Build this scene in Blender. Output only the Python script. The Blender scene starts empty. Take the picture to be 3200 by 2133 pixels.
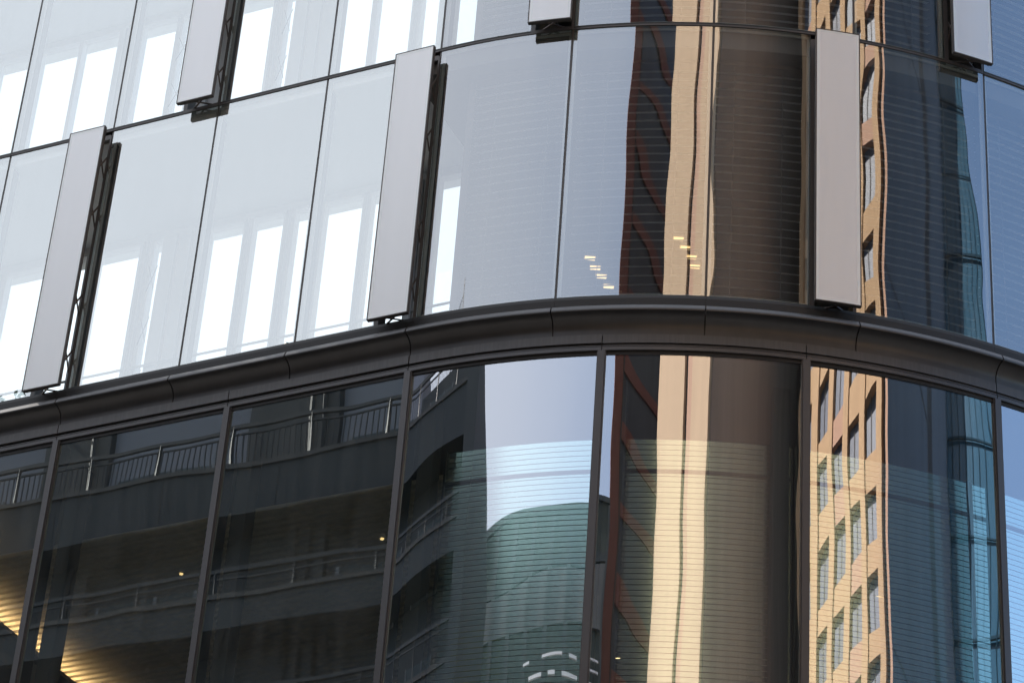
import bpy, math, random
from mathutils import Vector, Matrix
random.seed(7)
sc = bpy.context.scene
R = math.radians

# ------------------------------------------------------------------ camera
cam_d = bpy.data.cameras.new('camera'); cam = bpy.data.objects.new('camera', cam_d)
sc.collection.objects.link(cam); sc.camera = cam
cam_d.sensor_width = 36; cam_d.lens = 99.19; cam_d.clip_start = .1; cam_d.clip_end = 4000
PITCH, ROLL = 33.7312, 4.3398
cam.matrix_world = Matrix.Translation((0, 0, 1.6)) @ Matrix.Rotation(R(90 + PITCH), 4, 'X') @ Matrix.Rotation(R(ROLL), 4, 'Z')

# ------------------------------------------------------------------ sky, sun, exposure
SUN_AZ, SUN_EL = -62.0, 40.0
SKY_STRENGTH, SUN_STRENGTH, EXPOSURE = .11, 3.3, 1.9
VEIL = 4.2            # radiance of the thin bright cloud around the sun (before the sky strength)
sdir = Vector((math.sin(R(SUN_AZ)) * math.cos(R(SUN_EL)), math.cos(R(SUN_AZ)) * math.cos(R(SUN_EL)), math.sin(R(SUN_EL))))
w = bpy.data.worlds.new('World'); sc.world = w; w.use_nodes = True
nt = w.node_tree; nt.nodes.clear()
def wn(t): return nt.nodes.new(t)
sky = wn('ShaderNodeTexSky'); sky.sky_type = 'NISHITA'; sky.sun_disc = False
sky.sun_elevation = R(SUN_EL); sky.sun_rotation = R(SUN_AZ); sky.air_density = 1.15; sky.dust_density = 1.2; sky.ozone_density = 1.6
tc = wn('ShaderNodeTexCoord')
dot = wn('ShaderNodeVectorMath'); dot.operation = 'DOT_PRODUCT'
vdir = Vector((math.sin(R(-62)) * math.cos(R(40)), math.cos(R(-62)) * math.cos(R(40)), math.sin(R(40))))
dot.inputs[1].default_value = vdir
nt.links.new(tc.outputs['Generated'], dot.inputs[0])
nz = wn('ShaderNodeTexNoise'); nz.inputs['Scale'].default_value = 2.2; nz.inputs['Detail'].default_value = 5; nz.inputs['Roughness'].default_value = .55
nt.links.new(tc.outputs['Generated'], nz.inputs['Vector'])
mad = wn('ShaderNodeMath'); mad.operation = 'MULTIPLY_ADD'; mad.inputs[1].default_value = .45; 
nt.links.new(nz.outputs['Fac'], mad.inputs[0]); nt.links.new(dot.outputs['Value'], mad.inputs[2])
mr = wn('ShaderNodeMapRange'); mr.interpolation_type = 'SMOOTHSTEP'
mr.inputs['From Min'].default_value = .02; mr.inputs['From Max'].default_value = .94; mr.inputs['To Min'].default_value = 0; mr.inputs['To Max'].default_value = .95
nt.links.new(mad.outputs[0], mr.inputs['Value'])
mx = wn('ShaderNodeMix'); mx.data_type = 'RGBA'
nt.links.new(mr.outputs[0], mx.inputs['Factor']); nt.links.new(sky.outputs[0], mx.inputs['A'])
mx.inputs['B'].default_value = (VEIL * .94, VEIL * .99, VEIL * 1.08, 1)
bg = wn('ShaderNodeBackground'); bg.inputs['Strength'].default_value = SKY_STRENGTH
nt.links.new(mx.outputs['Result'], bg.inputs['Color'])
wo = wn('ShaderNodeOutputWorld'); nt.links.new(bg.outputs[0], wo.inputs['Surface'])
sd = bpy.data.lights.new('sun', 'SUN'); sd.energy = SUN_STRENGTH; sd.angle = R(.6); sd.color = (1, .92, .82)
so = bpy.data.objects.new('sun', sd); sc.collection.objects.link(so)
so.rotation_euler = sdir.to_track_quat('Z', 'Y').to_euler(); so.location = (-40, 40, 80)
sc.view_settings.view_transform = 'Standard'; sc.view_settings.look = 'None'
sc.view_settings.exposure = EXPOSURE; sc.view_settings.gamma = 1; sc.view_settings.use_curve_mapping = False
sc.render.engine = 'CYCLES'
cy = sc.cycles; cy.use_denoising = True; cy.max_bounces = 10; cy.glossy_bounces = 5; cy.diffuse_bounces = 3
cy.transparent_max_bounces = 24; cy.transmission_bounces = 6; cy.caustics_reflective = False; cy.caustics_refractive = False
cy.sample_clamp_indirect = 6

# ------------------------------------------------------------------ materials
MATS = {}
def mat(name, col, rough=.5, metal=0, spec=.5, noise=None, bump=None, emit=None, transl=0, sheen=0):
    m = bpy.data.materials.new(name); m.use_nodes = True; n = m.node_tree; b = n.nodes['Principled BSDF']
    b.inputs['Base Color'].default_value = (*col, 1); b.inputs['Roughness'].default_value = rough
    b.inputs['Metallic'].default_value = metal; b.inputs['Specular IOR Level'].default_value = spec
    if noise or bump:
        t = n.nodes.new('ShaderNodeTexCoord'); mp = n.nodes.new('ShaderNodeMapping'); n.links.new(t.outputs['Object'], mp.inputs[0])
    if noise:   # (scale vec, amount)
        mp.inputs['Scale'].default_value = noise[0]
        x = n.nodes.new('ShaderNodeTexNoise'); x.inputs['Scale'].default_value = 1; x.inputs['Detail'].default_value = 6; x.inputs['Roughness'].default_value = .65
        n.links.new(mp.outputs[0], x.inputs['Vector'])
        r = n.nodes.new('ShaderNodeMapRange'); r.inputs['From Min'].default_value = .25; r.inputs['From Max'].default_value = .75
        r.inputs['To Min'].default_value = 1 - noise[1]; r.inputs['To Max'].default_value = 1 + noise[1]
        n.links.new(x.outputs['Fac'], r.inputs['Value'])
        mm = n.nodes.new('ShaderNodeVectorMath'); mm.operation = 'SCALE'; mm.inputs[0].default_value = col
        n.links.new(r.outputs[0], mm.inputs['Scale']); n.links.new(mm.outputs[0], b.inputs['Base Color'])
        if bump:
            bn = n.nodes.new('ShaderNodeBump'); bn.inputs['Distance'].default_value = bump; bn.inputs['Strength'].default_value = 1
            n.links.new(x.outputs['Fac'], bn.inputs['Height']); n.links.new(bn.outputs[0], b.inputs['Normal'])
    if emit:
        b.inputs['Emission Color'].default_value = (*emit[0], 1); b.inputs['Emission Strength'].default_value = emit[1]
    if transl:
        tr = n.nodes.new('ShaderNodeBsdfTranslucent'); tr.inputs[0].default_value = (.8, .82, .82, 1)
        ms = n.nodes.new('ShaderNodeMixShader'); ms.inputs[0].default_value = transl
        o = n.nodes['Material Output']; n.links.new(b.outputs[0], ms.inputs[1]); n.links.new(tr.outputs[0], ms.inputs[2]); n.links.new(ms.outputs[0], o.inputs['Surface'])
    if sheen:
        gl = n.nodes.new('ShaderNodeBsdfGlossy'); gl.inputs['Roughness'].default_value = .38; gl.inputs['Color'].default_value = (1, 1, 1, 1)
        m3 = n.nodes.new('ShaderNodeMixShader'); m3.inputs[0].default_value = sheen; o = n.nodes['Material Output']
        src = o.inputs['Surface'].links[0].from_socket; n.links.new(src, m3.inputs[1]); n.links.new(gl.outputs[0], m3.inputs[2]); n.links.new(m3.outputs[0], o.inputs['Surface'])
    MATS[name] = m
    return m
def glass(name, refl, refl_tint, trans, wave, wscale=(1, 1, 1), rough=0.0, weave=0.0):
    """thin coated pane: a mirror-like coating over tinted clear glass, gently wavy as bent glass is"""
    m = bpy.data.materials.new(name); m.use_nodes = True; n = m.node_tree; n.nodes.clear(); N = n.nodes.new; L = n.links.new
    o = N('ShaderNodeOutputMaterial'); ms = N('ShaderNodeMixShader'); gl = N('ShaderNodeBsdfGlossy'); tr = N('ShaderNodeBsdfTransparent')
    gl.inputs['Color'].default_value = (*refl_tint, 1); gl.inputs['Roughness'].default_value = rough; tr.inputs[0].default_value = (*trans, 1)
    t = N('ShaderNodeTexCoord'); oi = N('ShaderNodeObjectInfo'); mul = N('ShaderNodeMath'); mul.operation = 'MULTIPLY'; mul.inputs[1].default_value = 40
    L(oi.outputs['Random'], mul.inputs[0])
    add = N('ShaderNodeVectorMath'); add.operation = 'ADD'; L(t.outputs['Object'], add.inputs[0]); L(mul.outputs[0], add.inputs[1])
    sca = N('ShaderNodeVectorMath'); sca.operation = 'MULTIPLY'; sca.inputs[1].default_value = wscale; L(add.outputs[0], sca.inputs[0])
    x = N('ShaderNodeTexNoise'); x.inputs['Scale'].default_value = 1; x.inputs['Detail'].default_value = .6; x.inputs['Roughness'].default_value = .35
    L(sca.outputs[0], x.inputs['Vector'])
    bn = N('ShaderNodeBump'); bn.inputs['Strength'].default_value = 1; bn.inputs['Distance'].default_value = wave; L(x.outputs['Fac'], bn.inputs['Height'])
    L(bn.outputs[0], gl.inputs['Normal'])
    fr = N('ShaderNodeFresnel'); fr.inputs['IOR'].default_value = 1.5
    mp = N('ShaderNodeMapRange'); mp.inputs['To Min'].default_value = refl - .03; mp.inputs['To Max'].default_value = 1; L(fr.outputs[0], mp.inputs['Value'])
    ge = N('ShaderNodeNewGeometry'); inv = N('ShaderNodeMath'); inv.operation = 'SUBTRACT'; inv.inputs[0].default_value = 1; L(ge.outputs['Backfacing'], inv.inputs[1])
    fm = N('ShaderNodeMath'); fm.operation = 'MULTIPLY'; L(mp.outputs[0], fm.inputs[0]); L(inv.outputs[0], fm.inputs[1])   # the coating is on the outer face only
    L(fm.outputs[0], ms.inputs[0]); L(tr.outputs[0], ms.inputs[1]); L(gl.outputs[0], ms.inputs[2])
    out = ms
    if weave:   # a thin film of dust on the outer face, plus an even haze painted in
        df = N('ShaderNodeBsdfDiffuse'); df.inputs[0].default_value = (.46, .50, .52, 1)
        d2 = N('ShaderNodeTexNoise'); d2.inputs['Scale'].default_value = 3; d2.inputs['Detail'].default_value = 8
        st = N('ShaderNodeVectorMath'); st.operation = 'MULTIPLY'; st.inputs[1].default_value = (3, 3, .35); L(add.outputs[0], st.inputs[0]); L(st.outputs[0], d2.inputs['Vector'])
        r2 = N('ShaderNodeMapRange'); r2.inputs['From Min'].default_value = .35; r2.inputs['From Max'].default_value = .8; r2.inputs['To Min'].default_value = weave * .3; r2.inputs['To Max'].default_value = weave; L(d2.outputs['Fac'], r2.inputs['Value'])
        m2 = N('ShaderNodeMixShader'); L(r2.outputs[0], m2.inputs[0]); L(ms.outputs[0], m2.inputs[1]); L(df.outputs[0], m2.inputs[2]); out = m2
    L(out.outputs[0], o.inputs['Surface']); MATS[name] = m; return m
glass('glass_upper_flat', .38, (.97, 1, .99), (.66, .68, .68), .0009, (.8, .8, .7), weave=.03)
glass('glass_upper_bent', .27, (.96, .98, 1), (.68, .71, .71), .0115, (.75, .75, .70), weave=.03)
glass('glass_lower_flat', .21, (.88, .97, 1), (.62, .68, .66), .0020, (.9, .9, .8), weave=.07)
glass('glass_lower_bent', .38, (.94, .955, 1), (.74, .84, .82), .0075, (.75, .75, .65), weave=.02)
glass('inner_glass', .10, (1, 1, 1), (.9, .93, .92), .0004)
m = bpy.data.materials.new('glass_back'); m.use_nodes = True; n = m.node_tree; n.nodes.clear()
o_ = n.nodes.new('ShaderNodeOutputMaterial'); t_ = n.nodes.new('ShaderNodeBsdfTransparent'); t_.inputs[0].default_value = (.97, .99, .985, 1); n.links.new(t_.outputs[0], o_.inputs[0]); MATS['glass_back'] = m
mat('dark_aluminium', (.070, .064, .062), .42, .25, .5, ((1.5, 1.5, 60), .10))
mat('ring_paint', (.066, .066, .069), .40, .45, .5, ((3, 3, 1.0), .16))
mat('fascia_paint', (.085, .085, .088), .45, .4, .5, ((30, 30, .6), .16))
mat('mullion_paint', (.080, .079, .083), .38, .4, .5, ((2, 2, .5), .08))
mat('gasket', (.008, .008, .009), .6)
mat('glass_edge', (.16, .20, .19), .3)
mat('frosted', (.88, .92, .95), .42, .0, 1.0, ((5, 5, .35), .045), transl=.34, sheen=.26)
mat('frosted_margin', (.70, .76, .77), .4, 0, 1.0, sheen=.2)
mat('seal_grey', (.42, .44, .44), .6)
mat('stay_steel', (.10, .08, .07), .4, .6)
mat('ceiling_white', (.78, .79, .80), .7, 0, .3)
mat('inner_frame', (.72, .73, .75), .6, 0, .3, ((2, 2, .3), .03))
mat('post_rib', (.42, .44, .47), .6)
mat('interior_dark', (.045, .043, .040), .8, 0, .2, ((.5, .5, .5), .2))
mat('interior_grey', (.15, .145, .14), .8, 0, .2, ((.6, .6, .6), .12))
mat('blind_slat', (.72, .70, .68), .55, 0, .4, ((.6, .6, 3), .10))
mat('slat_timber', (.56, .48, .37), .6, 0, .4, ((8, 8, 8), .15))
mat('screen_metal', (.54, .60, .56), .14, .95, .5)
mat('lamp_warm', (.9, .7, .4), .5, emit=((1, .66, .28), .55))
mat('lamp_frame', (.6, .55, .48), .5)
mat('cove_light', (.9, .7, .4), .5, emit=((1, .66, .34), 9.0))
mat('spot_glow', (1, .8, .5), .5, emit=((1, .70, .35), 1.2))
mat('slate_panel', (.026, .033, .038), .55, 0, .4, ((.7, .7, .25), .18))
mat('slate_kerb', (.055, .054, .055), .6, 0, .4, ((.5, .5, .5), .1))
mat('render_grey', (.30, .30, .335), .8, 0, .2, ((.4, .4, .15), .07))
mat('rail_metal', (.040, .042, .046), .5, .2)
mat('rail_pale', (.22, .22, .23), .5, .2)
mat('window_teal', (.09, .12, .14), .12, 0, .9)
mat('curtain', (.07, .095, .105), .8)
mat('tan_stone', (.50, .365, .245), .75, 0, .3, ((.8, .8, .10), .09))
mat('gold_stone', (.47, .315, .185), .75, 0, .3, ((.8, .8, .10), .12))
mat('tan_stone_red', (.45, .28, .20), .75, 0, .3, ((.8, .8, .2), .1))
mat('groove_dark', (.035, .030, .028), .7)
mat('window_blue', (.10, .12, .17), .4, 0, .3, ((.6, .6, .2), .3))
mat('brown_glass', (.25, .205, .18), .35, 0, .9, ((.6, .6, .06), .25))
mat('slate_glass', (.040, .052, .070), .35, 0, .3, ((.7, .7, .02), .6))
mat('slate_fin', (.022, .026, .034), .7, 0, .2)
mat('rust_steel', (.165, .056, .040), .7, 0, .3, ((2, 2, .6), .2))
mat('rust_glass', (.048, .052, .062), .25, 0, .5, ((1.5, 1.5, .05), .4))
mat('blue_glass', (.022, .085, .15), .2, 0, .3, ((.8, .8, .05), .2))
mat('blue_fin', (.010, .035, .06), .7, 0, .1)
mat('stone_grey_green', (.055, .065, .06), .8, 0, .2, ((.3, .3, .3), .1))
mat('band_grey', (.09, .095, .10), .8)
mat('balcony_white', (.78, .78, .80), .6)
mat('asphalt', (.05, .05, .052), .85, 0, .3, ((3, 3, 3), .15))
mat('paving', (.13, .127, .123), .8, 0, .3, ((1, 1, 1), .1))
mat('road_paint', (.78, .78, .76), .7)
mat('leaf', (.045, .075, .030), .7, 0, .3, ((3, 3, 3), .3))
mat('bark', (.09, .07, .05), .9)
mat('concrete', (.34, .33, .32), .85, 0, .2, ((.5, .5, .5), .1))

# ------------------------------------------------------------------ mesh helpers
C = sc.collection
class MB:
    def __init__(s): s.v = []; s.f = []; s.sm = []; s.mi = []
    def face(s, pts, smooth=False, mi=0):
        i = len(s.v); s.v += [tuple(p) for p in pts]; s.f.append(tuple(range(i, i + len(pts)))); s.sm.append(smooth); s.mi.append(mi)
    def hexa(s, p, mi=0):   # p: 4 bottom + 4 top, counter-clockwise from above
        i = len(s.v); s.v += [tuple(q) for q in p]
        for f in ((3, 2, 1, 0), (4, 5, 6, 7), (0, 1, 5, 4), (1, 2, 6, 5), (2, 3, 7, 6), (3, 0, 4, 7)):
            s.f.append(tuple(i + k for k in f)); s.sm.append(False); s.mi.append(mi)
    def grid(s, rows, smooth=True, mi=0, flip=False):
        i = len(s.v); nc = len(rows[0])
        for r in rows: s.v += [tuple(p) for p in r]
        for a in range(len(rows) - 1):
            for b in range(nc - 1):
                q = (i + a * nc + b, i + a * nc + b + 1, i + (a + 1) * nc + b + 1, i + (a + 1) * nc + b)
                s.f.append(q[::-1] if flip else q); s.sm.append(smooth); s.mi.append(mi)
    def bar(s, a, b, w=.01, h=None, mi=0):
        a, b = Vector(a), Vector(b); h = h or w; d = (b - a).normalized()
        u = d.cross(Vector((0, 0, 1)));  u = u.normalized() if u.length > 1e-4 else Vector((1, 0, 0)); v = u.cross(d).normalized()
        c = [(-w / 2, -h / 2), (w / 2, -h / 2), (w / 2, h / 2), (-w / 2, h / 2)]
        s.hexa([a + u * x + v * y for x, y in c] + [b + u * x + v * y for x, y in c], mi)
    def build(s, name, mats, parent=None, kind=None):
        me = bpy.data.meshes.new(name); me.from_pydata(s.v, [], s.f)
        me.polygons.foreach_set('use_smooth', s.sm); me.polygons.foreach_set('material_index', s.mi)
        for k in (mats if isinstance(mats, (list, tuple)) else [mats]): me.materials.append(MATS[k])
        me.update(); o = bpy.data.objects.new(name, me); C.objects.link(o)
        if parent: o.parent = parent
        if kind: o['kind'] = kind
        return o
def tag(o, label, cat, group=None):
    o['label'] = label; o['category'] = cat
    if group: o['group'] = group
    return o
def thing(name, label, cat, loc=(0, 0, 0), group=None):
    o = bpy.data.objects.new(name, None); C.objects.link(o); o.location = loc; o.empty_display_size = .3
    return tag(o, label, cat, group)
def under(o, parent):   # keep world coordinates although the thing's Empty stands at its base
    o.parent = parent; o.matrix_parent_inverse = Matrix.Translation(parent.location).inverted(); return o

# ------------------------------------------------------------------ plan of the curved facade
S0, KAP = 6.171, 1 / 7.942
SREF, XREF, YREF, HREF = 9.426, 2.0337, 24.9596, -.05447
RAD = 1 / KAP
HS = HREF - KAP * (SREF - S0)
CX, CY = XREF - RAD * math.sin(HREF), YREF + RAD * math.cos(HREF)
S_END = S0 + 1.634 * 8
def plan(s, out=0.0):
    if s <= S0:
        h = HS; x = CX + RAD * math.sin(h) + (s - S0) * math.cos(h); y = CY - RAD * math.cos(h) + (s - S0) * math.sin(h)
    else:
        h = HS + KAP * (s - S0); x = CX + RAD * math.sin(h); y = CY - RAD * math.cos(h)
    return x + out * math.sin(h), y - out * math.cos(h)
def P(s, out, z):
    x, y = plan(s, out); return Vector((x, y, z))
def M(k): return S0 + 1.5 * (k - 4) if k <= 4 else S0 + 1.634 * (k - 4)
def Nn(k): return S0 + 2.25 * (k - 2) if k <= 2 else S0 + 2.179 * (k - 2)
def steps(a, b, d=.11):
    n = max(1, math.ceil((b - a) / d)) if b > S0 + 1e-6 else 1
    return [a + (b - a) * i / n for i in range(n + 1)]
def sweep(mb, prof, a, b, mi=0, caps=True, smooth=False):
    """prof: list of (out, z), walked so that the outside is on the camera's side from top to bottom"""
    ss = steps(a, b)
    if smooth: mb.grid([[P(s, o, z) for s in ss] for o, z in prof], True, mi, flip=True)
    else:
        for (o0, z0), (o1, z1) in zip(prof, prof[1:]):
            mb.grid([[P(s, o0, z0) for s in ss], [P(s, o1, z1) for s in ss]], True, mi, flip=True)
    if caps:
        mb.face([P(a, o, z) for o, z in prof], mi=mi); mb.face([P(b, o, z) for o, z in prof][::-1], mi=mi)
def cbox(mb, a, b, o0, o1, z0, z1, mi=0):   # closed curved box
    sweep(mb, [(o0, z1), (o1, z1), (o1, z0), (o0, z0), (o0, z1)], a, b, mi, caps=False)
    mb.face([P(a, o0, z1), P(a, o1, z1), P(a, o1, z0), P(a, o0, z0)], mi=mi); mb.face([P(b, o0, z1), P(b, o0, z0), P(b, o1, z0), P(b, o1, z1)], mi=mi)

# ------------------------------------------------------------------ ground
def sheet(name, pts, z, m):
    b = MB(); b.face([(x, y, z) for x, y in pts]); return b.build(name, m, kind='structure')
sheet('ground', [(-1500, -1500), (1500, -1500), (1500, 1500), (-1500, 1500)], -.004, 'asphalt')
tx, ty = math.cos(HS), math.sin(HS); nx, ny = math.sin(HS), -math.cos(HS)     # along the flat facade, and out of it
mx4, my4 = plan(S0)
def street(a, d): return (mx4 + tx * a + nx * d, my4 + ty * a + ny * d)
sheet('road', [street(-90, 6), street(90, 6), street(90, 19), street(-90, 19)], 0.0, 'asphalt')
for d0, d1 in ((-9, 5.85), (19.15, 24.9)):
    b = MB(); q = [street(-90, d1), street(90, d1), street(90, d0), street(-90, d0)]
    b.hexa([(x, y, -.02) for x, y in q] + [(x, y, .12) for x, y in q]); b.build('pavement', 'paving', kind='structure')
for k in range(12):
    a = -66 + 12 * k
    sheet('lane_marking', [street(a, 12.42), street(a + 4, 12.42), street(a + 4, 12.58), street(a, 12.58)], .004, 'road_paint')

# ------------------------------------------------------------------ the glass building
ZB, ZA, ZR, ZN, ZF = 26.70, 22.855, 19.012, 18.374, 13.75      # top of upper storey, transom, ring top, shop glass top, shop glass bottom
bld = thing('office_building', 'curved glass office corner with dark metal ring and open frosted vents', 'building')
K0, K1 = -2, 11
def pane(a, b, z0, z1, m, name='glass_pane'):
    mb = MB(); ss = steps(a, b, .06)
    if len(ss) == 2: ss = [a + (b - a) * i / 8 for i in range(9)]
    k = .0030 if 'bent' in m else .0007; ta, tb, bw = (random.uniform(-k, k) for _ in range(3)); sm, zm = (a + b) / 2, (z0 + z1) / 2
    def o_(s, z): x, y = (s - sm) * 2 / (b - a), (z - zm) * 2 / (z1 - z0); return ta * x + tb * y + bw * .6 * (1 - x * x) * (1 - y * y) + .001
    mb.grid([[P(s, o_(s, z), z) for s in ss] for z in [z1 + (z0 - z1) * i / 10 for i in range(11)]], True, 0, flip=True)
    mb.grid([[P(s, -.03, z1) for s in ss], [P(s, -.03, z0) for s in ss]], True, 1)
    for zz in (z0, z1): mb.grid([[P(s, 0, zz) for s in ss], [P(s, -.03, zz) for s in ss]], False, 2)
    for s in (a, b): mb.face([P(s, 0, z0), P(s, -.03, z0), P(s, -.03, z1), P(s, 0, z1)], mi=2)
    return mb.build(name, [m, 'glass_back', 'glass_edge'], bld)
def frame_strip(a, b, z0, z1, parent):     # pale spacer seal seen inside a pane's edge
    mb = MB(); w = .035
    cbox(mb, a, b, -.050, -.034, z1 - w, z1); cbox(mb, a, b, -.050, -.034, z0, z0 + w)
    cbox(mb, a, a + w, -.050, -.034, z0 + w, z1 - w); cbox(mb, b - w, b, -.050, -.034, z0 + w, z1 - w)
    mb.build('edge_seal', 'seal_grey', parent)
def arm(p, q, w, h, parent, m='stay_steel'):     # one arm of a crossed scissor stay
    mb = MB(); mb.bar(p, q, w, h); mb.build('stay_arm', m, parent)
def stay(v, s, za, d0=-.02, d1=.165):
    arm(P(s - .006, d0, za - .17), P(s - .006, d1, za + .17), .010, .02, v); arm(P(s + .006, d0, za + .17), P(s + .006, d1, za - .17), .010, .02, v)
def vent(k, z0, z1):
    b_ = M(k); a_ = b_ - .48
    mb = MB(); cbox(mb, a_, b_, .165, .20, z0, z1, 0)
    v = mb.build('vent_window', 'frosted', bld)
    f = MB(); e = .012
    cbox(f, a_ - e, a_, .155, .204, z0 - e, z1 + e); cbox(f, b_, b_ + e, .155, .204, z0 - e, z1 + e)
    cbox(f, a_, b_, .155, .204, z0 - e, z0 - .001); cbox(f, a_, b_, .155, .204, z1 + .001, z1 + e)
    f.build('vent_frame', 'dark_aluminium', v)
    g = MB(); i = .032                                  # faint printed margin on the outer face
    cbox(g, a_, a_ + i, .199, .2012, z0, z1); cbox(g, b_ - i, b_, .199, .2012, z0, z1); cbox(g, a_ + i, b_ - i, .199, .2012, z0, z0 + i); cbox(g, a_ + i, b_ - i, .199, .2012, z1 - i, z1)
    g.build('printed_margin', 'frosted_margin', v)
    g = MB(); i = .05                                   # the inner gasket tray that shows as a softer margin
    cbox(g, a_ + .004, a_ + i, .130, .160, z0 + .004, z1 - .004); cbox(g, b_ - i, b_ - .004, .130, .160, z0 + .004, z1 - .004)
    cbox(g, a_ + i, b_ - i, .130, .160, z0 + .004, z0 + i); cbox(g, a_ + i, b_ - i, .130, .160, z1 - i, z1 - .004)
    g.build('vent_tray', 'dark_aluminium', v)
    for s in (a_ + .03, b_ - .03):
        for za in (z0 + .45, z0 + 1.25, z0 + 2.55, z0 + 3.3): stay(v, s, za)
    for zz in (z0 + .03, z1 - .03):
        arm(P(a_ + .10, -.02, zz), P(a_ + .36, .16, zz), .02, .010, v); arm(P(a_ + .36, -.02, zz + .012), P(a_ + .10, .16, zz + .012), .02, .010, v)
    j = MB()                                            # dark reveal of the opening
    cbox(j, a_ - .03, a_ + .025, -.16, .004, z0, z1); cbox(j, b_ - .025, b_ - .004, -.16, .006, z0, z1)
    cbox(j, a_ + .025, b_ - .025, -.16, .004, z0 - .02, z0 + .03); cbox(j, a_ + .025, b_ - .025, -.16, .004, z1 - .05, z1 + .02)
    j.build('vent_reveal', 'dark_aluminium', bld)
storeys = ((ZA, ZB, lambda k: k % 3 == 2), (ZR, ZA, lambda k: k % 3 == 1))
for z0, z1, has in storeys:
    for k in range(K0 + 1, K1 + 1):
        a, b = M(k - 1) + .014, M(k) - .014
        flat = k <= 4
        if has(k):
            b = M(k) - .48 - .03
            vent(k, z0 + (.0 if z0 == ZA else -.02), z1 - .095)
        p = pane(a, b, z0 + .03, z1 - .03, 'glass_upper_flat' if flat else 'glass_upper_bent')
        frame_strip(a, b, z0 + .03, z1 - .03, p)
    for k in range(K0, K1 + 1):
        mb = MB(); cbox(mb, M(k) - .012, M(k) + .012, -.09, -.004, z0, z1); o = mb.build('mullion', 'dark_aluminium', bld)
        mb = MB(); cbox(mb, M(k) - .022, M(k) + .022, -.20, -.092, z0, z1); mb.build('mullion_core', 'gasket', o)
for zt in (ZA, ZB):
    for k in range(K0 + 1, K1 + 1):
        mb = MB(); cbox(mb, M(k - 1) + .004, M(k) - .004, -.10, -.002, zt - .028, zt + .028)
        o = mb.build('transom', 'gasket', bld)
        mb = MB(); cbox(mb, M(k - 1) + .004, M(k) - .004, -.001, .012, zt - .026, zt - .006); mb.build('transom_cap', 'dark_aluminium', o)
# metal ring between the storeys
for k in range(K0 + 1, K1 + 1):
    a, b = M(k - 1) + .007, M(k) - .007
    mb = MB(); sweep(mb, [(-.05, 19.035), (.012, 19.03), (.022, 18.99), (.022, 18.86), (-.05, 18.86)], a - .006, b + .006)
    mb.build('base_gasket', 'gasket', bld)
    arc = [(.143, 18.812), (.153, 18.808), (.165, 18.790), (.183, 18.752), (.188, 18.736), (.184, 18.724)]
    cove = [(.173, 18.722)]
    for i in range(1, 13):
        t = R(90 * i / 12); cove.append((.016 + .157 * (1 - math.sin(t)), 18.722 - .15 * (1 - math.cos(t))))
    cove.append((.016, 18.50))
    mb = MB(); sweep(mb, [(-.05, 18.815), (.143, 18.812)], a, b, caps=False); sweep(mb, arc, a, b, caps=False, smooth=True)
    sweep(mb, [arc[-1], cove[0]], a, b, caps=False); sweep(mb, cove, a, b, caps=False, smooth=True)
    prof = [(-.05, 18.815)] + arc + cove + [(-.05, 18.50)]
    mb.face([P(a, o, z) for o, z in prof]); mb.face([P(b, o, z) for o, z in prof][::-1])
    mb.build('ring_panel', 'ring_paint', bld)
    mb = MB(); cbox(mb, M(k) - .02, M(k) + .02, -.04, .004, 18.50, 18.85); mb.build('ring_joint', 'gasket', bld)
NK0, NK1 = -1, 8
for k in range(NK0 + 1, NK1 + 1):
    a, b = Nn(k - 1) + .005, Nn(k) - .005
    o = .040 if k <= 2 else .032 if k == 3 else .024
    mb = MB(); cbox(mb, a, b, -.03, o, 18.405, 18.515); mb.build('fascia_panel', 'fascia_paint', bld)
    mb = MB(); cbox(mb, a, b, -.03, .010, 18.372, 18.403); mb.build('shadow_gap', 'gasket', bld)
    mb = MB(); cbox(mb, a, b, -.03, .030, 18.362, 18.371); cbox(mb, a, b, -.03, .034, 18.308, 18.352); mb.build('head_frame', 'mullion_paint', bld)
    mb = MB(); cbox(mb, a, b, -.03, .012, 18.352, 18.362); cbox(mb, a, b, -.03, .012, 18.262, 18.308); mb.build('head_gasket', 'gasket', bld)
    flat = k <= 2
    p = pane(Nn(k - 1) + .05, Nn(k) - .05, ZF, 18.27, 'glass_lower_flat' if flat else 'glass_lower_bent', 'shop_pane')
for k in range(NK0, NK1 + 1):
    s = Nn(k)
    mb = MB(); cbox(mb, s - .036, s + .036, -.02, .045, ZF, 18.306); o = mb.build('shop_mullion', 'mullion_paint', bld)
    mb = MB(); cbox(mb, s - .048, s - .037, -.02, .028, ZF, 18.306); cbox(mb, s + .037, s + .048, -.02, .028, ZF, 18.306); mb.build('mullion_edge', 'mullion_paint', o)
    mb = MB(); cbox(mb, s - .052, s + .052, -.20, -.022, ZF, 18.306); mb.build('mullion_core', 'gasket', o)
# below the view: spandrel, podium wall and a plain ground floor of shop windows
SA, SB = M(K0), M(K1)
mb = MB(); cbox(mb, SA, SB, -.3, .05, 12.9, ZF); mb.build('spandrel', 'ring_paint', bld)
for k in range(NK0 + 1, NK1 + 1):
    for z0, z1 in ((9.3, 12.88), (5.2, 8.9), (.6, 4.6)):
        pane(Nn(k - 1) + .05, Nn(k) - .05, z0, z1, 'glass_lower_flat' if k <= 2 else 'glass_lower_bent', 'shop_pane')
for z0, z1 in ((8.9, 9.3), (4.6, 5.2), (.1, .6)):
    mb = MB(); cbox(mb, SA, SB, -.3, .05, z0, z1); mb.build('spandrel', 'ring_paint', bld)
for k in range(NK0, NK1 + 1):
    mb = MB(); cbox(mb, Nn(k) - .05, Nn(k) + .05, -.2, .04, .6, 12.9); mb.build('shop_mullion', 'mullion_paint', bld)
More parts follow.
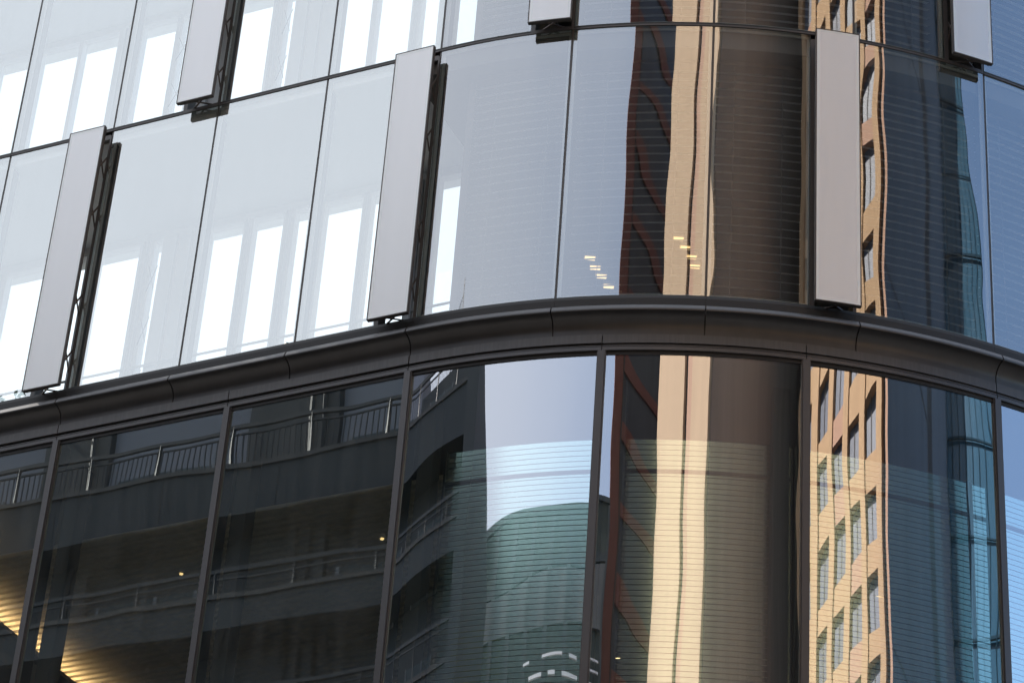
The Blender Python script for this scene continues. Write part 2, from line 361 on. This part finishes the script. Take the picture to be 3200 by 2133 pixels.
# floors, ceilings, back walls
D2 = 2.3
def slab(a, b, d0, d1, z0, z1, m, name):
    mb = MB(); ss = [a, min(b, S0)] if a < S0 else [a]
    ss = sorted(set([a, b] + ([S0] if a < S0 < b else []) + [a + (b - a) * i / 40 for i in range(41) if a + (b - a) * i / 40 > S0]))
    for z, fl in ((z1, False), (z0, True)): mb.grid([[P(s, -d0, z) for s in ss], [P(s, -d1, z) for s in ss]], False, 0, flip=fl)
    mb.grid([[P(s, -d0, z0) for s in ss], [P(s, -d0, z1) for s in ss]], False, 0); mb.grid([[P(s, -d1, z1) for s in ss], [P(s, -d1, z0) for s in ss]], False, 0)
    for s in (a, b): mb.face([P(s, -d0, z0), P(s, -d1, z0), P(s, -d1, z1), P(s, -d0, z1)])
    return mb.build(name, m, bld)
SP = 5.82                                            # where the open gallery ends and the deep rooms begin
for zt in (ZB, ZA):
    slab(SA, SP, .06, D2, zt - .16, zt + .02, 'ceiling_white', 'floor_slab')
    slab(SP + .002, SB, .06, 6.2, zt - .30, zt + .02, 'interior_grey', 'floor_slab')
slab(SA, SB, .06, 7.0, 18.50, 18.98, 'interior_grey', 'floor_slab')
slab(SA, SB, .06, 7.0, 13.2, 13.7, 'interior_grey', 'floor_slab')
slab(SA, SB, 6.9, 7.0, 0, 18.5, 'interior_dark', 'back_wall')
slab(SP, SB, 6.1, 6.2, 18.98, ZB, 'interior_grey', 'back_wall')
for z0, z1 in ((18.985, ZA - .155), (ZA + .025, ZB - .155)):     # partition between gallery and room
    mb = MB(); p = [P(6.50, -.36, 0), P(5.80, -1.95, 0), P(5.80, -6.1, 0)]
    for q, r in zip(p, p[1:]):
        u = (r - q).normalized(); v = Vector((u.y, -u.x, 0)) * -.08
        mb.hexa([Vector((x.x, x.y, z0)) for x in (q, r, r + v, q + v)] + [Vector((x.x, x.y, z1)) for x in (q, r, r + v, q + v)])
    mb.build('partition_wall', 'interior_grey', bld)
# inner window wall of the gallery: pale frames with clear openings
BRIGHT = {ZR: [(-2.6, -2.0), (-1.85, -1.30), (-1.05, -.42), (-.30, .18), (.36, .99), (1.21, 1.33), (2.02, 2.52), (2.66, 3.10), (3.26, 3.52), (3.68, 4.22), (4.34, 4.94), (5.28, 5.70)],
          ZA: [(-2.6, -2.02), (-1.9, -1.35), (-1.21, -.59), (-.53, .05), (.44, .98), (1.08, 1.28), (1.86, 2.49), (2.71, 2.83), (3.50, 4.02), (4.10, 4.62), (4.76, 5.02), (5.26, 5.72)]}
for zb, spans in BRIGHT.items():
    z0, zh, z1 = zb + .02, zb + 3.56, zb + 3.68
    wall = MB(); cbox(wall, SA, 5.78, -2.02, -1.90, zh, z1); wall = wall.build('inner_window_wall', 'inner_frame', bld)
    edges = [SA] + [e for sp in spans for e in sp] + [5.78]
    for i in range(0, len(edges), 2):
        mb = MB(); a, b = edges[i], edges[i + 1]
        if b - a > .05: cbox(mb, a, b, -2.02, -1.90, z0, zh - .002); pst = mb.build('post', 'inner_frame', wall)
        if .1 < b - a < .9:
            for c in (a + (b - a) * .34, a + (b - a) * .66):
                mb = MB(); cbox(mb, c - .012, c + .012, -1.898, -1.872, z0, zh - .004); mb.build('post_rib', 'post_rib', pst)
    for a, b in spans:
        mb = MB(); cbox(mb, a + .003, b - .003, -1.99, -1.985, z0 + .003, zh - .003); mb.build('inner_pane', 'inner_glass', wall)
        if b - a < .2:
            for za in (z0 + .6, z0 + 1.3, z0 + 2.1, z0 + 2.9):
                arm(P(a, -1.86, za - .2), P(b, -1.86, za + .2), .008, .008, wall, 'rail_metal'); arm(P(b, -1.85, za - .2), P(a, -1.85, za + .2), .008, .008, wall, 'rail_metal')
    mb = MB(); cbox(mb, SA, 5.78, -1.89, -1.875, zb + 1.58, zb + 1.61); mb.build('guard_rail', 'seal_grey', wall)
# roof edge above the view
mb = MB(); cbox(mb, SA, SB, -.3, .10, ZB + .03, ZB + .9); mb.build('parapet', 'ring_paint', bld)
# end walls
for s in (SA, SB):
    for z0, z1, d in ((0, 18.98, 7.0), (18.99, ZB, 2.0 if s == SA else 6.1)):
        mb = MB(); e = .1 if s == SA else -.1
        a, b = sorted((s, s - e)); cbox(mb, a, b, -d, -.02, z0, z1); mb.build('end_wall', 'concrete', bld)

# ------------------------------------------------------------------ blinds, lamps, screens inside
pos = ['behind the first bent pane beside the bright strip', 'behind the pane mirroring the rust braced tower', 'behind the pane just left of the right hand vent',
       'behind the pane mirroring the right end of the stone building', 'behind the blue pane at the right edge', 'behind the pane beyond the right edge']
for zb, zt, row in ((ZR, ZA, 'lower row'), (ZA, ZB, 'top row')):
    for i, k in enumerate(range(5, 10)):
        a, b = (6.55 if k == 5 else M(k - 1) + .05), M(k) - .05
        if (k % 3 == 1 and zb == ZR) or (k % 3 == 2 and zb == ZA): b -= .50
        bl = thing('venetian_blind', ('grey venetian blind ' + pos[i] + ', ' + row), 'blind', tuple(P((a + b) / 2, -.30, zb + .1)), 'venetian blinds behind the bent upper panes')
        mb = MB(); cbox(mb, a, b, -.33, -.27, zt - .36, zt - .31); under(mb.build('head_rail', 'interior_grey'), bl)
        n = 27; z_ = zt - .46
        mb = MB(); ss = steps(a, b, .25)
        for o0, o1, dz in ((-.34, -.26, .0),):
            mb.grid([[P(s, o0, z_ + .018) for s in ss], [P(s, (o0 + o1) / 2, z_ + .006) for s in ss], [P(s, o1, z_ - .022) for s in ss]], True, 0, flip=True)
            mb.grid([[P(s, o0, z_ + .015) for s in ss], [P(s, (o0 + o1) / 2, z_ + .003) for s in ss], [P(s, o1, z_ - .025) for s in ss]], True, 0)
        first = under(mb.build('slat', 'blind_slat'), bl)
        for j in range(1, n):
            c = first.copy(); C.objects.link(c); c.location.z -= .12 * j + random.uniform(-.006, .006)
            c.location.x += random.uniform(-.004, .004)
        mb = MB()
        for f in (.22, .78):
            s = a + (b - a) * f; mb.bar(P(s, -.30, zt - .34), P(s, -.30, zb + .1), .006)
        under(mb.build('cord', 'rail_pale'), bl)
def lamp(name, label, p, sx, sy, sz, m, fm, cat, group, ang):
    c, s = math.cos(ang), math.sin(ang)
    def q(x, y, z): return (p[0] + c * x - s * y, p[1] + s * x + c * y, p[2] + z)
    t = thing(name, label, cat, p, group)
    mb = MB(); mb.hexa([q(x, y, 0) for x, y in ((-sx, -sy), (sx, -sy), (sx, sy), (-sx, sy))] + [q(x, y, sz) for x, y in ((-sx, -sy), (sx, -sy), (sx, sy), (-sx, sy))]); under(mb.build('diffuser', m), t)
    mb = MB(); e = .012; mb.hexa([q(x, y, sz + .001) for x, y in ((-sx - e, -sy - e), (sx + e, -sy - e), (sx + e, sy + e), (-sx - e, sy + e))] + [q(x, y, sz + .05) for x, y in ((-sx - e, -sy - e), (sx + e, -sy - e), (sx + e, sy + e), (-sx - e, sy + e))]); under(mb.build('housing', fm), t)
words = ['highest', 'second', 'third', 'fourth', 'lowest']
for i, (x, y) in enumerate(((.91, 29.24), (.99, 29.44), (1.08, 29.62), (1.19, 29.83), (1.29, 30.03))):
    lamp('ceiling_lamp', words[i] + ' warm ceiling lamp of the slanting row of five', (x, y, 22.47), .065, .030, .02, 'lamp_warm', 'lamp_frame', 'lamp', 'warm ceiling lamps', 0)
words = ['highest', 'second', 'third', 'lowest']
for i, (x, y) in enumerate(((1.99, 28.68), (2.09, 28.86), (2.19, 29.05), (2.25, 29.25))):
    lamp('ceiling_lamp', words[i] + ' warm ceiling lamp of the row of four over the tan reflection', (x, y, 22.47), .060, .028, .02, 'lamp_warm', 'lamp_frame', 'lamp', 'warm ceiling lamps', 0)
for nm, (x, y) in (('low behind the pane mirroring the tan tower', (1.6, 31.54)), ('over the mirrored stone windows at the right', (4.59, 29.51)), ('high in the dark pane left of the corner', (-1.35, 28.98)), ('in the dark second pane from the left', (-3.79, 30.21))):
    dim = 'dark' in nm
    lamp('downlight', 'small warm downlight ' + nm, (x, y, 18.02), .04 if not dim else .018, .04 if not dim else .018, .012, 'spot_glow' if not dim else 'lamp_warm', 'lamp_frame', 'downlight', 'small downlights in the lower storey', .3)
# perforated metal screens behind the lower bent panes
wh = ['left of the bend, below the sky patch', 'in the middle, below the tan tower', 'at the right, below the stone windows', 'at the right edge of the bend']
for i, k in enumerate(range(3, 7)):
    a, b = (6.43 if k == 3 else Nn(k - 1) + .03), Nn(k) - .03
    t = thing('metal_screen', 'metal louvre screen behind the lower pane ' + wh[i], 'screen', tuple(P((a + b) / 2, -.6, 13.7)), 'louvre screens behind the lower panes')
    sl = MB(); ss = steps(a, b, .15); z = 17.52; tilt = math.tan(R(.6))
    while z > 13.8:
        if True:
            o = -.60 + (17.5 - z) * tilt
            sl.grid([[P(s, o - .056 * tilt, z + .056) for s in ss], [P(s, o, z) for s in ss]], True, 0, flip=True)
            sl.grid([[P(s, o - .004 - .056 * tilt, z + .056) for s in ss], [P(s, o - .004, z) for s in ss]], True, 0)
        z -= .066
    under(sl.build('louvre', 'screen_metal', kind='stuff'), t)
    f = MB(); cbox(f, a, b, -.66, -.62, 17.565, 17.60); cbox(f, a, b, -.59, -.575, 17.165, 17.195)
    cbox(f, a - .02, a, -.66, -.58, 13.7, 17.6); cbox(f, b, b + .02, -.66, -.58, 13.7, 17.6)
    under(f.build('screen_frame', 'gasket'), t)
# slatted timber ceiling over the dark lower rooms
t = thing('slat_ceiling', 'slatted timber ceiling in the dark lower storey behind the left panes', 'ceiling', tuple(P(2, -4.5, 18.1)))
mb = MB(); cbox(mb, SA + .2, 6.35, -1.97, -1.90, 18.14, 18.20); s0 = under(mb.build('slat', 'slat_timber'), t)
for j in range(1, 37):
    c = s0.copy(); C.objects.link(c); c.location += Vector((-nx, -ny, 0)) * .132 * j
# dropped soffit with cove light, lower left
cv = thing('soffit', 'grey dropped soffit at the lower left edged by warm cove light', 'soffit', (-6, 33, 17.6))
A_, B_ = Vector((-7.43, 29.68, 0)), Vector((-4.66, 35.0, 0)); u = (B_ - A_).normalized(); v = Vector((-u.y, u.x, 0))
mb = MB(); q = [A_, B_, B_ + v * 4, A_ + v * 4]; mb.hexa([Vector((x.x, x.y, 17.66)) for x in q] + [Vector((x.x, x.y, 18.12)) for x in q]); under(mb.build('soffit_box', 'interior_grey'), cv)
mb = MB(); q = [A_ - v * .10, B_ - v * .10, B_ - v * .05, A_ - v * .05]; mb.hexa([Vector((x.x, x.y, 17.973)) for x in q] + [Vector((x.x, x.y, 17.985)) for x in q]); under(mb.build('cove_strip', 'cove_light'), cv)
mb = MB(); q = [A_ - v * .16, B_ - v * .16, B_ - v * .005, A_ - v * .005]; mb.hexa([Vector((x.x, x.y, 17.95)) for x in q] + [Vector((x.x, x.y, 17.97)) for x in q]); under(mb.build('cove_ledge', 'interior_grey'), cv)
mb = MB(); q = [A_ - v * .175, B_ - v * .175, B_ - v * .162, A_ - v * .162]; mb.hexa([Vector((x.x, x.y, 17.95)) for x in q] + [Vector((x.x, x.y, 18.0)) for x in q]); under(mb.build('cove_lip', 'interior_grey'), cv)
# posts just behind the lower glass
for nm, s in (('left', Nn(0) + .12), ('second', Nn(1) + .12), ('bend', Nn(2) + .14), ('tan', Nn(3) + .16), ('right', Nn(4) - .2)):
    lab = {'left': 'dark square post behind the lower glass right of the leftmost lower mullion', 'second': 'dark square post behind the lower glass right of the second mullion', 'bend': 'dark square post behind the lower glass where the bend begins',
           'tan': 'dark square post behind the lower glass left of the tan reflection', 'right': 'dark square post behind the lower glass left of the mirrored stone windows'}[nm]
    mb = MB(); cbox(mb, s - .09, s + .09, -.50, -.30, 13.71, 18.13); tag(mb.build('interior_post', 'interior_dark'), lab, 'post', 'posts behind the lower glass')
mb = MB()
t = thing('cabinet', 'yellow cabinet deep in the dark lower room near the bottom edge', 'cabinet', tuple(P(5.6, -3.2, 13.71)))
MATS['yellow_paint'] = mat('yellow_paint', (.45, .40, .02), .5)
mb = MB(); cbox(mb, 5.3, 5.75, -3.6, -3.2, 13.72, 16.9); under(mb.build('cabinet_body', 'yellow_paint'), t)
mb = MB(); cbox(mb, 5.50, 5.53, -3.198, -3.17, 15.0, 15.4); under(mb.build('handle', 'rail_metal'), t)

# ------------------------------------------------------------------ surroundings mirrored in the glass
# street building with balconies, parallel to the flat facade
ox, oy = mx4 + nx * 25, my4 + ny * 25
def B1(a, d, z): return Vector((ox - tx * a + nx * d, oy - ty * a + ny * d, z))   # a: along to the left, d: back from the face
def b1box(mb, a0, a1, d0, d1, z0, z1, mi=0):
    mb.hexa([B1(a, d, z0) for a, d in ((a0, d0), (a0, d1), (a1, d1), (a1, d0))][::-1] + [B1(a, d, z1) for a, d in ((a0, d0), (a0, d1), (a1, d1), (a1, d0))][::-1], mi)
ap = thing('balcony_building', 'dark slate balcony block mirrored in the lower left panes', 'building', tuple(B1(20, 6, 0)))
AE, AF = 6.3, 46
def b1(mb, name, m): return under(mb.build(name, m), ap)
mb = MB(); b1box(mb, 12.6, AF, 1.3, 13, 34.0, 38.2); core = b1(mb, 'wall', 'render_grey')
mb = MB(); b1box(mb, 12.6, AF, 1.3, 13, 0, 33.998); b1(mb, 'wall', 'slate_panel')
mb = MB(); b1box(mb, AE - .12, AE + .9, -.08, 1.29, 0, 36.6); b1(mb, 'corner_pier', 'slate_panel')
mb = MB(); b1box(mb, AE, 12.59, 1.3, 13, 0, 36.6); b1(mb, 'wall', 'slate_panel')
for a0, a1 in ((14.0 + 2.2, 18.6), (22.6, 24.4), (27, 31)):
    mb = MB(); b1box(mb, a0, a1, 1.1, 1.298, 0, 38.1); b1(mb, 'wall_panel', 'slate_panel')
for a0 in (16.55, 16.9, 23.0):
    mb = MB(); mb.bar(B1(a0, 1.03, 20), B1(a0, 1.03, 38.0), .09); b1(mb, 'downpipe', 'slate_kerb')
mb = MB(); b1box(mb, 12.5, AF, 1.2, 1.6, 38.2, 38.32); b1(mb, 'coping', 'slate_kerb')
for lv in range(5):
    zt = 35.2 - 3.45 * lv
    hb = 1.38 if lv % 2 == 0 else .9
    mb = MB(); b1box(mb, AE, AF, 0, 1.29, zt - hb, zt - .12); b1(mb, 'spandrel', 'slate_panel')
    for a in range(8, 46, 3):
        mb = MB(); b1box(mb, a, a + .02, -.006, -.001, zt - hb, zt - .12); b1(mb, 'panel_joint', 'gasket')
    mb = MB(); b1box(mb, AE - .02, AF, -.06, 1.29, zt - .118, zt); b1(mb, 'balcony_kerb', 'slate_kerb')
    r = MB(); hr = 1.0 if lv % 2 == 0 else .62
    r.bar(B1(AE, .08, zt + hr), B1(AF, .08, zt + hr), .08, .10); r.bar(B1(AE, .08, zt + hr - .2), B1(AF, .08, zt + hr - .2), .04, .04)
    a = AE
    while a < AF: r.bar(B1(a, .08, zt), B1(a, .08, zt + hr - .2), .022); a += .145
    rl = b1(r, 'railing', 'rail_metal')
    for a in range(6, 46, 2):
        mb = MB(); mb.bar(B1(a + .3, .08, zt), B1(a + .3, .08, zt + hr), .07); o = mb.build('railing_post', 'rail_metal', rl)
    for a0, a1 in ((19.5, 22.3), (13.3, 15.9), (9.0, 11.5), (25.5, 28.5), (33, 36)):
        mb = MB(); b1box(mb, a0, a1, 1.24, 1.296, zt - 1.0, zt + .98); wi = b1(mb, 'window', 'curtain')
        mb = MB()
        for q in (a0, (a0 + a1) / 2 - .35, a1 - .08): b1box(mb, q, q + .08, 1.18, 1.239, zt - 1.0, zt + .98)
        b1box(mb, a0 + .09, a1 - .09, 1.19, 1.23, zt + .35, zt + .42); o = mb.build('window_frame', 'rail_pale', wi)
mb = MB(); mb.bar(B1(17.9, 1.4, 38.95), B1(19.0, 1.4, 38.95), .04)
for i in range(9): mb.bar(B1(17.95 + i * .128, 1.4, 38.3), B1(17.95 + i * .128, 1.4, 38.95), .03)
mb.bar(B1(18.05, 1.4, 38.3), B1(18.05, 1.4, 39.45), .10); b1(mb, 'roof_railing', 'rail_metal')
# roof mast with lattice and dish
ms = thing('roof_mast', 'thin rooftop aerial with wire grid mirrored at the foot of a bent pane', 'aerial', tuple(B1(9.1, 1.6, 36.6)))
mb = MB(); mb.bar(B1(9.1, 1.6, 36.6), B1(9.1, 1.6, 39.1), .05); under(mb.build('pole', 'rail_metal'), ms)
mb = MB()
for i in range(6):
    a = 9.1 + i * .13; mb.bar(B1(a, 1.6, 36.6), B1(a, 1.6, 38.5 - .12 * i), .018)
for i in range(5): mb.bar(B1(9.1, 1.6, 37.0 + .36 * i), B1(9.75, 1.6, 36.8 + .30 * i), .018)
under(mb.build('wire_grid', 'rail_metal'), ms)
mb = MB(); pr = None
for i in range(25):
    t_ = 2 * math.pi * i / 24; q = B1(8.75 + .26 * math.cos(t_), 1.6, 37.4 + .42 * math.sin(t_))
    if pr: mb.bar(pr, q, .04)
    pr = q
for i in range(-4, 5): mb.bar(B1(8.75 + .055 * i, 1.6, 37.0), B1(8.75 + .055 * i, 1.6, 37.78), .016)
under(mb.build('dish', 'rail_metal'), ms)
# roof shrub
sh = thing('roof_shrub', 'dark leafy roof shrub mirrored low in the leftmost upper pane', 'shrub', tuple(B1(25.6, 2.2, 38.2)))
mb = MB()
for i in range(5): mb.bar(B1(25.6 + .1 * i, 2.2, 38.2), B1(25.0 + .4 * i, 2.2 + .1 * i, 39.0), .05)
under(mb.build('stem', 'bark'), sh)
mb = MB()
for i in range(900):
    c = B1(25.9 + random.gauss(0, .62), 2.3 + random.gauss(0, .5), 38.95 + random.gauss(0, .40)); r_ = .10
    e1 = Vector((random.uniform(-1, 1), random.uniform(-1, 1), random.uniform(-1, 1))).normalized() * r_; e2 = e1.orthogonal().normalized() * r_ * .6
    mb.face([c - e1, c + e2, c + e1, c - e2])
under(mb.build('foliage', 'leaf', kind='stuff'), sh)

def wallbox(mb, p, q, d, z0, z1, off=0., mi=0):
    """box whose front runs from plan point p to q; d = depth away from the glass corner, off = set forward (+) of that line"""
    p, q = Vector((*p, 0)), Vector((*q, 0)); u = (q - p).normalized(); n = Vector((-u.y, u.x, 0))
    if n.dot(Vector((2, 25, 0)) - p) < 0: n = -n
    a, b, c, e = p + n * off, q + n * off, q - n * d, p - n * d
    pts = [a, b, c, e]
    if (b - a).cross(c - b).z < 0: pts = [b, a, e, c]
    mb.hexa([Vector((x.x, x.y, z0)) for x in pts] + [Vector((x.x, x.y, z1)) for x in pts], mi)
def lerp(p, q, f): return (p[0] + (q[0] - p[0]) * f, p[1] + (q[1] - p[1]) * f)
def prism(pts, z0, z1, name, m, parent):
    n = len(pts); ar = sum(pts[i][0] * pts[(i + 1) % n][1] - pts[(i + 1) % n][0] * pts[i][1] for i in range(n))
    if ar < 0: pts = pts[::-1]
    mb = MB(); lo = [Vector((x, y, z0)) for x, y in pts]; hi = [Vector((x, y, z1)) for x, y in pts]
    mb.face(lo[::-1]); mb.face(hi)
    for i in range(n): mb.face([lo[i], lo[(i + 1) % n], hi[(i + 1) % n], hi[i]])
    return under(mb.build(name, m), parent)
def along(p, az, d): return (p[0] + d * math.sin(R(az)), p[1] + d * math.cos(R(az)))
# far grey block closing the street
p, q = (-42.2, -20.4), (-15.9, -30.9)
fb = thing('grey_block', 'low grey block with white louvre bands mirrored under the sky patch', 'building', (*lerp(p, q, .5), 0))
mb = MB(); wallbox(mb, p, q, 14, 0, 50.7); under(mb.build('wall', 'stone_grey_green'), fb)
for i in range(9):
    f = i / 8.0; a = lerp(p, q, max(0, f - .012)); b = lerp(p, q, min(1, f + .012))
    mb = MB(); wallbox(mb, a, b, -.001, 0, 50.5, .35); under(mb.build('pier', 'slate_panel'), fb)
for z0, z1, m_ in ((48.2, 48.6, 'slate_panel'), (46.2, 48.1, 'band_grey'), (50.7, 50.95, 'slate_panel')):
    mb = MB(); wallbox(mb, p, q, -.001, z0, z1, .18); under(mb.build('band', m_), fb)
for i in range(16):
    mb = MB(); z = 44.6 - .56 * i; c0, c1 = lerp(p, q, .50), lerp(p, q, .98)
    pr = None
    for j in range(13):
        f = j / 12; a = lerp(c0, c1, f); u = Vector((q[0] - p[0], q[1] - p[1])).normalized(); nn = Vector((-u.y, u.x)); nn = nn if nn.dot(Vector((2, 25)) - Vector(p)) > 0 else -nn
        w_ = .4 + .6 * math.sin(math.pi * f); pt = Vector((a[0] + nn.x * w_, a[1] + nn.y * w_, z))
        if pr is not None and random.random() < .6: mb.bar(pr, pt, .10, .11)
        pr = pt
    under(mb.build('louvre_band', 'balcony_white'), fb)
# rust braced tower
p, q = (-17.1, -34.4), (-9.0, -44.3)
rt = thing('braced_tower', 'dark tower with rust red slanting braces mirrored left of the tan tower', 'building', (*lerp(p, q, .5), 0))
prism([p, q, along(q, -172, 10), along(p, -165.5, 16)], 0, 88, 'wall', 'rust_glass', rt)
mb = MB(); wallbox(mb, lerp(p, q, 0.0), lerp(p, q, .17), -.001, 0, 88, .1); under(mb.build('edge_column', 'rust_steel'), rt)
mb = MB(); wallbox(mb, lerp(p, q, .172), lerp(p, q, .19), -.001, 0, 88, .2); under(mb.build('edge_line', 'groove_dark'), rt)
pv, qv = Vector((*lerp(p, q, .19), 0)), Vector((*q, 0)); u = (qv - pv).normalized(); nn = Vector((-u.y, u.x, 0)); nn = nn if nn.dot(Vector((2, 25, 0)) - pv) > 0 else -nn
for i in range(22):
    z = 26 + 3.4 * i
    mb = MB(); c0 = pv + nn * .15; c1 = qv + nn * .15; h = .75; dz = 1.5
    mb.hexa([c0 + Vector((0, 0, z)), c1 + Vector((0, 0, z + dz)), c1 - nn * .14 + Vector((0, 0, z + dz)), c0 - nn * .14 + Vector((0, 0, z))] + [c0 + Vector((0, 0, z + h)), c1 + Vector((0, 0, z + dz + h)), c1 - nn * .14 + Vector((0, 0, z + dz + h)), c0 - nn * .14 + Vector((0, 0, z + h))])
    under(mb.build('brace', 'rust_steel'), rt)
# tan tower: sunlit narrow face with a dark groove, dark brown glass on its other side
pl, pc, pr_ = (-6.5, -26.6), (1.7, -21.2), (29.5, -51.0)
tt = thing('tan_tower', 'smooth tan tower with dark groove and brown side mirrored in mid bend', 'building', (*pc, 0))
u = Vector((pc[0] - pl[0], pc[1] - pl[1])).normalized()
for f0, f1, off, m_, nm in ((0, .53, 0, 'tan_stone', 'wall'), (.53, .60, -.5, 'groove_dark', 'groove'), (.60, .68, .03, 'tan_stone_red', 'wall'), (.68, 1.0, .06, 'tan_stone', 'wall')):
    mb = MB(); a, b = lerp(pl, pc, f0), lerp(pl, pc, f1); wallbox(mb, a, b, 3.0, 0, 96, off); under(mb.build(nm, m_), tt)
mb = MB(); wallbox(mb, (pc[0] + .45, pc[1] - .3), pr_, 9, 0, 92); under(mb.build('glass_side', 'brown_glass'), tt)
# stone building with windows
p, q = (19.6, -32.3), (31.4, -19.2)
sb = thing('stone_building', 'sunlit tan stone building with rows of grey blue windows mirrored at right', 'building', (*lerp(p, q, .5), 0))
prism([(p[0] + .66, p[1] - .6), (q[0] + .66, q[1] - .6), along(q, 148, 14), along(p, 162, 14)], 0, 95, 'wall', 'groove_dark', sb)
ncol = 5; FH = 3.3
for i in range(ncol + 1):
    f = i / ncol * .90
    mb = MB(); wallbox(mb, lerp(p, q, f - .028), lerp(p, q, f + .028), .895, 0, 95, .35); under(mb.build('pier', 'gold_stone'), sb)
mb = MB(); wallbox(mb, lerp(p, q, .965), lerp(p, q, .998), .895, 0, 95, .1); under(mb.build('pier', 'tan_stone_red'), sb)
z = 26.0
first = {}
while z < 82:
    for i in range(ncol):
        f0, f1 = i / ncol * .90 + .0285, (i + 1) / ncol * .90 - .0285
        a, b = lerp(p, q, f0), lerp(p, q, f1)
        mb = MB(); wallbox(mb, a, b, .895, z, z + 1.15, 0); o = under(mb.build('spandrel', 'gold_stone' if (i + int(z)) % 3 else 'tan_stone_red'), sb)
        mb = MB(); fa, fb_ = lerp(a, b, .10), lerp(a, b, .90); wallbox(mb, fa, fb_, .80, z + 1.151, z + FH - .001, -.45); wi = under(mb.build('window', 'window_blue'), sb)
        mb = MB(); c = lerp(a, b, .47); d_ = lerp(a, b, .53); wallbox(mb, c, d_, .44, z + 1.152, z + FH - .002, -.36); o = mb.build('window_bar', 'groove_dark', wi)
    z += FH
mb = MB(); wallbox(mb, lerp(p, q, 0), lerp(p, q, .96), .895, 0, 26, 0); under(mb.build('base_wall', 'gold_stone'), sb)
# dark slate glass tower
p, q = (23.8, -7.2), (39.8, -13.0)
dt = thing('slate_tower', 'dark slate glass tower mirrored between the stone building and the blue tower', 'building', (*lerp(p, q, .5), 0))
prism([p, q, along(q, 136.0, 12), along(p, 146.5, 12)], 0, 98, 'wall', 'slate_glass', dt)
mb = MB(); wallbox(mb, lerp(p, q, .62), lerp(p, q, .70), -.001, 0, 98, -.01 + .03); under(mb.build('dark_strip', 'slate_fin'), dt)
for z in range(23, 96, 12):
    mb = MB(); wallbox(mb, lerp(p, q, .01), lerp(p, q, .61), -.001, z, z + .12, .02); under(mb.build('floor_line', 'slate_fin'), dt)
# tapering blue glass tower
bt = thing('blue_tower', 'tapering pale blue glass tower, mirrored at the right beside open sky', 'building', (54, -17, 0))
p0 = (48.5, -22.5)
def bt_q(z): az = 127.4 + max(0, z - 58) * .29; return (4.9 + 65 * math.sin(R(az)), 25.3 + 65 * math.cos(R(az)))
zs = [0, 40, 58, 66, 74, 82, 86]
mb = MB(); nb = Vector((.70, -.55, 0)) * 10
rows = []
for z in zs:
    q = bt_q(z); a = Vector((*p0, z)); b = Vector((*q, z)); rows.append([a, b, b + nb, a + nb, a])
mb.grid(rows, False); mb.face(rows[-1][:4]); under(mb.build('wall', 'blue_glass'), bt)
for i in range(9):
    mb = MB(); f = i / 8
    for z0, z1 in zip(zs, zs[1:]):
        a0, a1 = lerp(p0, bt_q(z0), f), lerp(p0, bt_q(z1), f); mb.bar((a0[0] - .2, a0[1] + .16, z0), (a1[0] - .2, a1[1] + .16, z1), .12)
    under(mb.build('fin', 'blue_fin'), bt)
for z in range(22, 84, 4):
    mb = MB(); q = bt_q(z); mb.bar((p0[0] - .12, p0[1] + .1, z), (q[0] - .12, q[1] + .1, z), .10); under(mb.build('floor_line', 'blue_fin'), bt)
